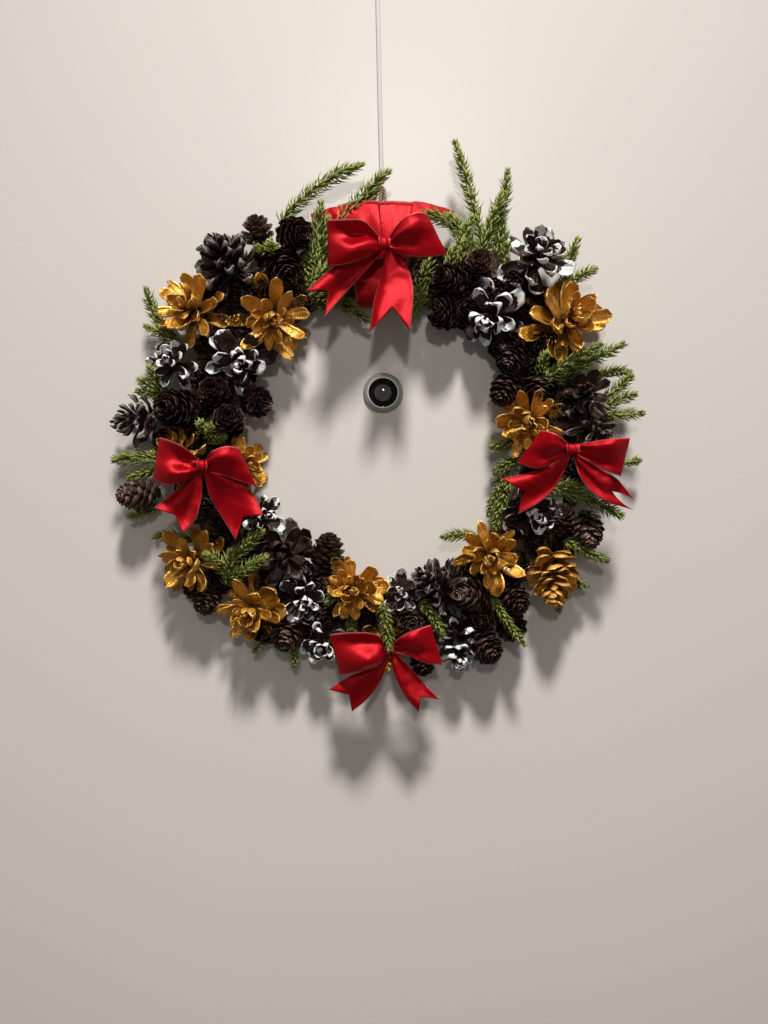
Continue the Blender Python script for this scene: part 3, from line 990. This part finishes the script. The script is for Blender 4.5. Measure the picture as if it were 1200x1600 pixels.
def bow(label, knot, loops, tails, knot_size, seed):
    kp = P(*knot)
    b = empty('bow', kp + OFF)
    b.parent = wreath
    b['label'] = label
    rg = random.Random(seed)
    for (top, bottom, wob) in loops:
        ta, tb = loop_edges(top, bottom)
        ph = rg.uniform(0, 6)

        def shp(u, v, wob=wob, ph=ph):
            near = math.exp(-u * 5) + math.exp(-(1 - u) * 5)
            front = max(0.0, 1 - abs(u - 0.25) / 0.25)
            s = near * 1.9 * (1 - 2 * abs(((v * 2.3 + ph * 0.3 + 0.4 * u) % 1.0) - 0.5) * 1.6) * min(1, 0.25 + u * 9, 0.25 + (1 - u) * 9)
            s += front * (wob[0] * math.sin(math.pi * v) + wob[1] * math.sin(2 * math.pi * v) + wob[2] * math.sin(3 * math.pi * v + u * 6))
            s += 1.3 * noise.noise(Vector((u * 7 + ph, v * 2.2, seed))) + 0.5 * noise.noise(Vector((u * 16 + ph, v * 4, seed)))
            return s
        ribbon('loop', b, kp, ta, tb, 44, 22, shp)
    for (ea, eb, notch, wob) in tails:
        ph = rg.uniform(0, 6)

        def shp(u, v, wob=wob, ph=ph):
            near = math.exp(-u * 5)
            s = near * 1.0 * math.sin(v * 9 + ph)
            s += wob[0] * math.sin(math.pi * v) * (1 - 0.6 * u) + wob[1] * math.sin(2 * math.pi * v) * (0.4 + 0.6 * u) + wob[2] * math.sin(u * 7 + ph)
            s += 1.3 * noise.noise(Vector((u * 4 + ph, v * 2.0, seed + 3))) + 0.4 * noise.noise(Vector((u * 10 + ph, v * 4, seed + 3)))
            return s
        ribbon('tail', b, kp, ea, eb, 34, 16, shp, notch)
    # knot: a pinched, slightly pleated band round the middle
    kw, kh, kd = (k * PX for k in knot_size)
    verts, faces, uvs = [], [], []
    nu, nvv = 30, 14
    for i in range(nu):
        a = 2 * math.pi * i / nu
        for j in range(nvv + 1):
            v = j / nvv
            x = (v - 0.5) * 2
            pin = 0.82 + 0.18 * abs(x) ** 2.2
            fold = 1 + 0.075 * math.sin(v * 17 + 1.5 * math.sin(a)) + 0.05 * math.sin(v * 9 + a)
            zz = kh * math.sin(a) * pin * fold
            yy = kd * math.cos(a) * pin * fold
            verts.append((x * kw * (1 + 0.06 * math.sin(2 * a)), -yy, zz))
            uvs.append((i * 0.5, v))
    for i in range(nu):
        i2 = (i + 1) % nu
        for j in range(nvv):
            faces.append((i * (nvv + 1) + j, i2 * (nvv + 1) + j, i2 * (nvv + 1) + j + 1, i * (nvv + 1) + j + 1))
    k = mesh_obj('knot', verts, faces, M_SATIN, b, uvs)
    k.rotation_euler = (0, rg.uniform(-0.15, 0.15), 0)
    return b


# top bow
bow('large red satin bow at the top of the wreath', (601, 381, 46),
    [([(596, 374, 46), (570, 346, 53), (540, 343, 55), (512, 343, 47)],
      [(596, 388, 46), (574, 401, 50), (540, 413, 53), (512, 416, 47)], (-1.0, -4.6, 1.0)),
     ([(606, 374, 46), (628, 342, 53), (650, 331, 54), (667, 334, 46)],
      [(606, 388, 46), (630, 399, 47), (668, 402, 47), (698, 397, 43)], (2.2, 1.6, -0.8))],
    [([(592, 383, 42), (550, 402, 43), (512, 424, 45), (478, 454, 49)],
      [(597, 392, 42), (577, 418, 41), (543, 454, 44), (506, 496, 48)], 0.20, (1.6, 2.0, 0.9)),
     ([(603, 388, 42), (594, 436, 41), (585, 466, 44), (577, 519, 51)],
      [(608, 383, 42), (634, 412, 43), (646, 452, 45), (641, 519, 50)], 0.20, (2.6, 1.4, 1.0))],
    (8, 11, 9), 1)

# left bow
bow('red satin bow on the left side of the wreath', (317, 728, 45),
    [([(312, 720, 45), (297, 706, 53), (275, 692, 54), (250, 683, 44)],
      [(312, 737, 45), (290, 751, 50), (262, 758, 52), (239, 748, 45)], (-1.4, -3.8, 0.9)),
     ([(322, 721, 45), (330, 706, 53), (351, 697, 54), (373, 700, 46)],
      [(322, 735, 45), (345, 741, 46), (374, 752, 47), (401, 760, 44)], (2.0, 2.0, -0.7))],
    [([(310, 735, 42), (290, 752, 41), (266, 773, 41), (241, 794, 42)],
      [(316, 735, 42), (315, 775, 41), (306, 810, 41), (286, 833, 42)], 0.14, (1.4, 1.2, 0.7)),
     ([(318, 735, 42), (329, 778, 40), (346, 808, 41), (369, 844, 44)],
      [(325, 734, 42), (370, 748, 42), (396, 773, 42), (412, 805, 44)], 0.17, (1.8, -1.2, 0.7))],
    (7.5, 10, 8), 2)

# right bow
bow('red satin bow on the right side of the wreath', (894, 702, 45),
    [([(889, 695, 45), (875, 682, 53), (862, 675, 54), (846, 672, 46)],
      [(889, 709, 45), (868, 721, 46), (838, 732, 47), (808, 723, 43)], (2.0, 1.4, -0.6)),
     ([(900, 695, 45), (930, 689, 52), (960, 685, 54), (984, 684, 47)],
      [(900, 710, 45), (925, 724, 46), (950, 737, 48), (970, 744, 44)], (1.8, 1.2, -0.7))],
    [([(886, 706, 42), (861, 726, 43), (825, 739, 42), (783, 748, 40)],
      [(893, 710, 42), (872, 755, 41), (845, 783, 40), (809, 804, 39)], 0.20, (1.2, 2.6, 0.7)),
     ([(896, 710, 42), (908, 748, 43), (940, 780, 42), (991, 797, 38)],
      [(903, 708, 42), (938, 732, 38), (966, 750, 35), (992, 782, 33)], 0.30, (-2.2, 1.0, 0.5))],
    (9, 9.5, 8), 3)

# bottom bow
bow('red satin bow at the foot of the wreath', (608, 1014, 40),
    [([(603, 1007, 40), (588, 991, 47), (553, 988, 49), (515, 991, 40)],
      [(603, 1021, 40), (592, 1040, 46), (562, 1050, 48), (531, 1055, 40)], (0.8, -3.4, 1.2)),
     ([(613, 1006, 40), (630, 992, 47), (652, 983, 48), (673, 976, 41)],
      [(613, 1018, 40), (636, 1024, 42), (662, 1035, 43), (691, 1039, 39)], (1.8, 1.6, -0.6))],
    [([(602, 1020, 37), (575, 1045, 38), (545, 1057, 36), (513, 1077, 34)],
      [(609, 1022, 37), (596, 1062, 36), (576, 1090, 35), (550, 1112, 34)], 0.16, (1.6, 1.4, 0.6)),
     ([(609, 1020, 37), (617, 1056, 38), (633, 1088, 37), (654, 1112, 35)],
      [(615, 1018, 37), (640, 1042, 36), (663, 1068, 35), (688, 1093, 34)], 0.20, (1.8, 1.2, 0.7))],
    (7, 9, 8), 4)
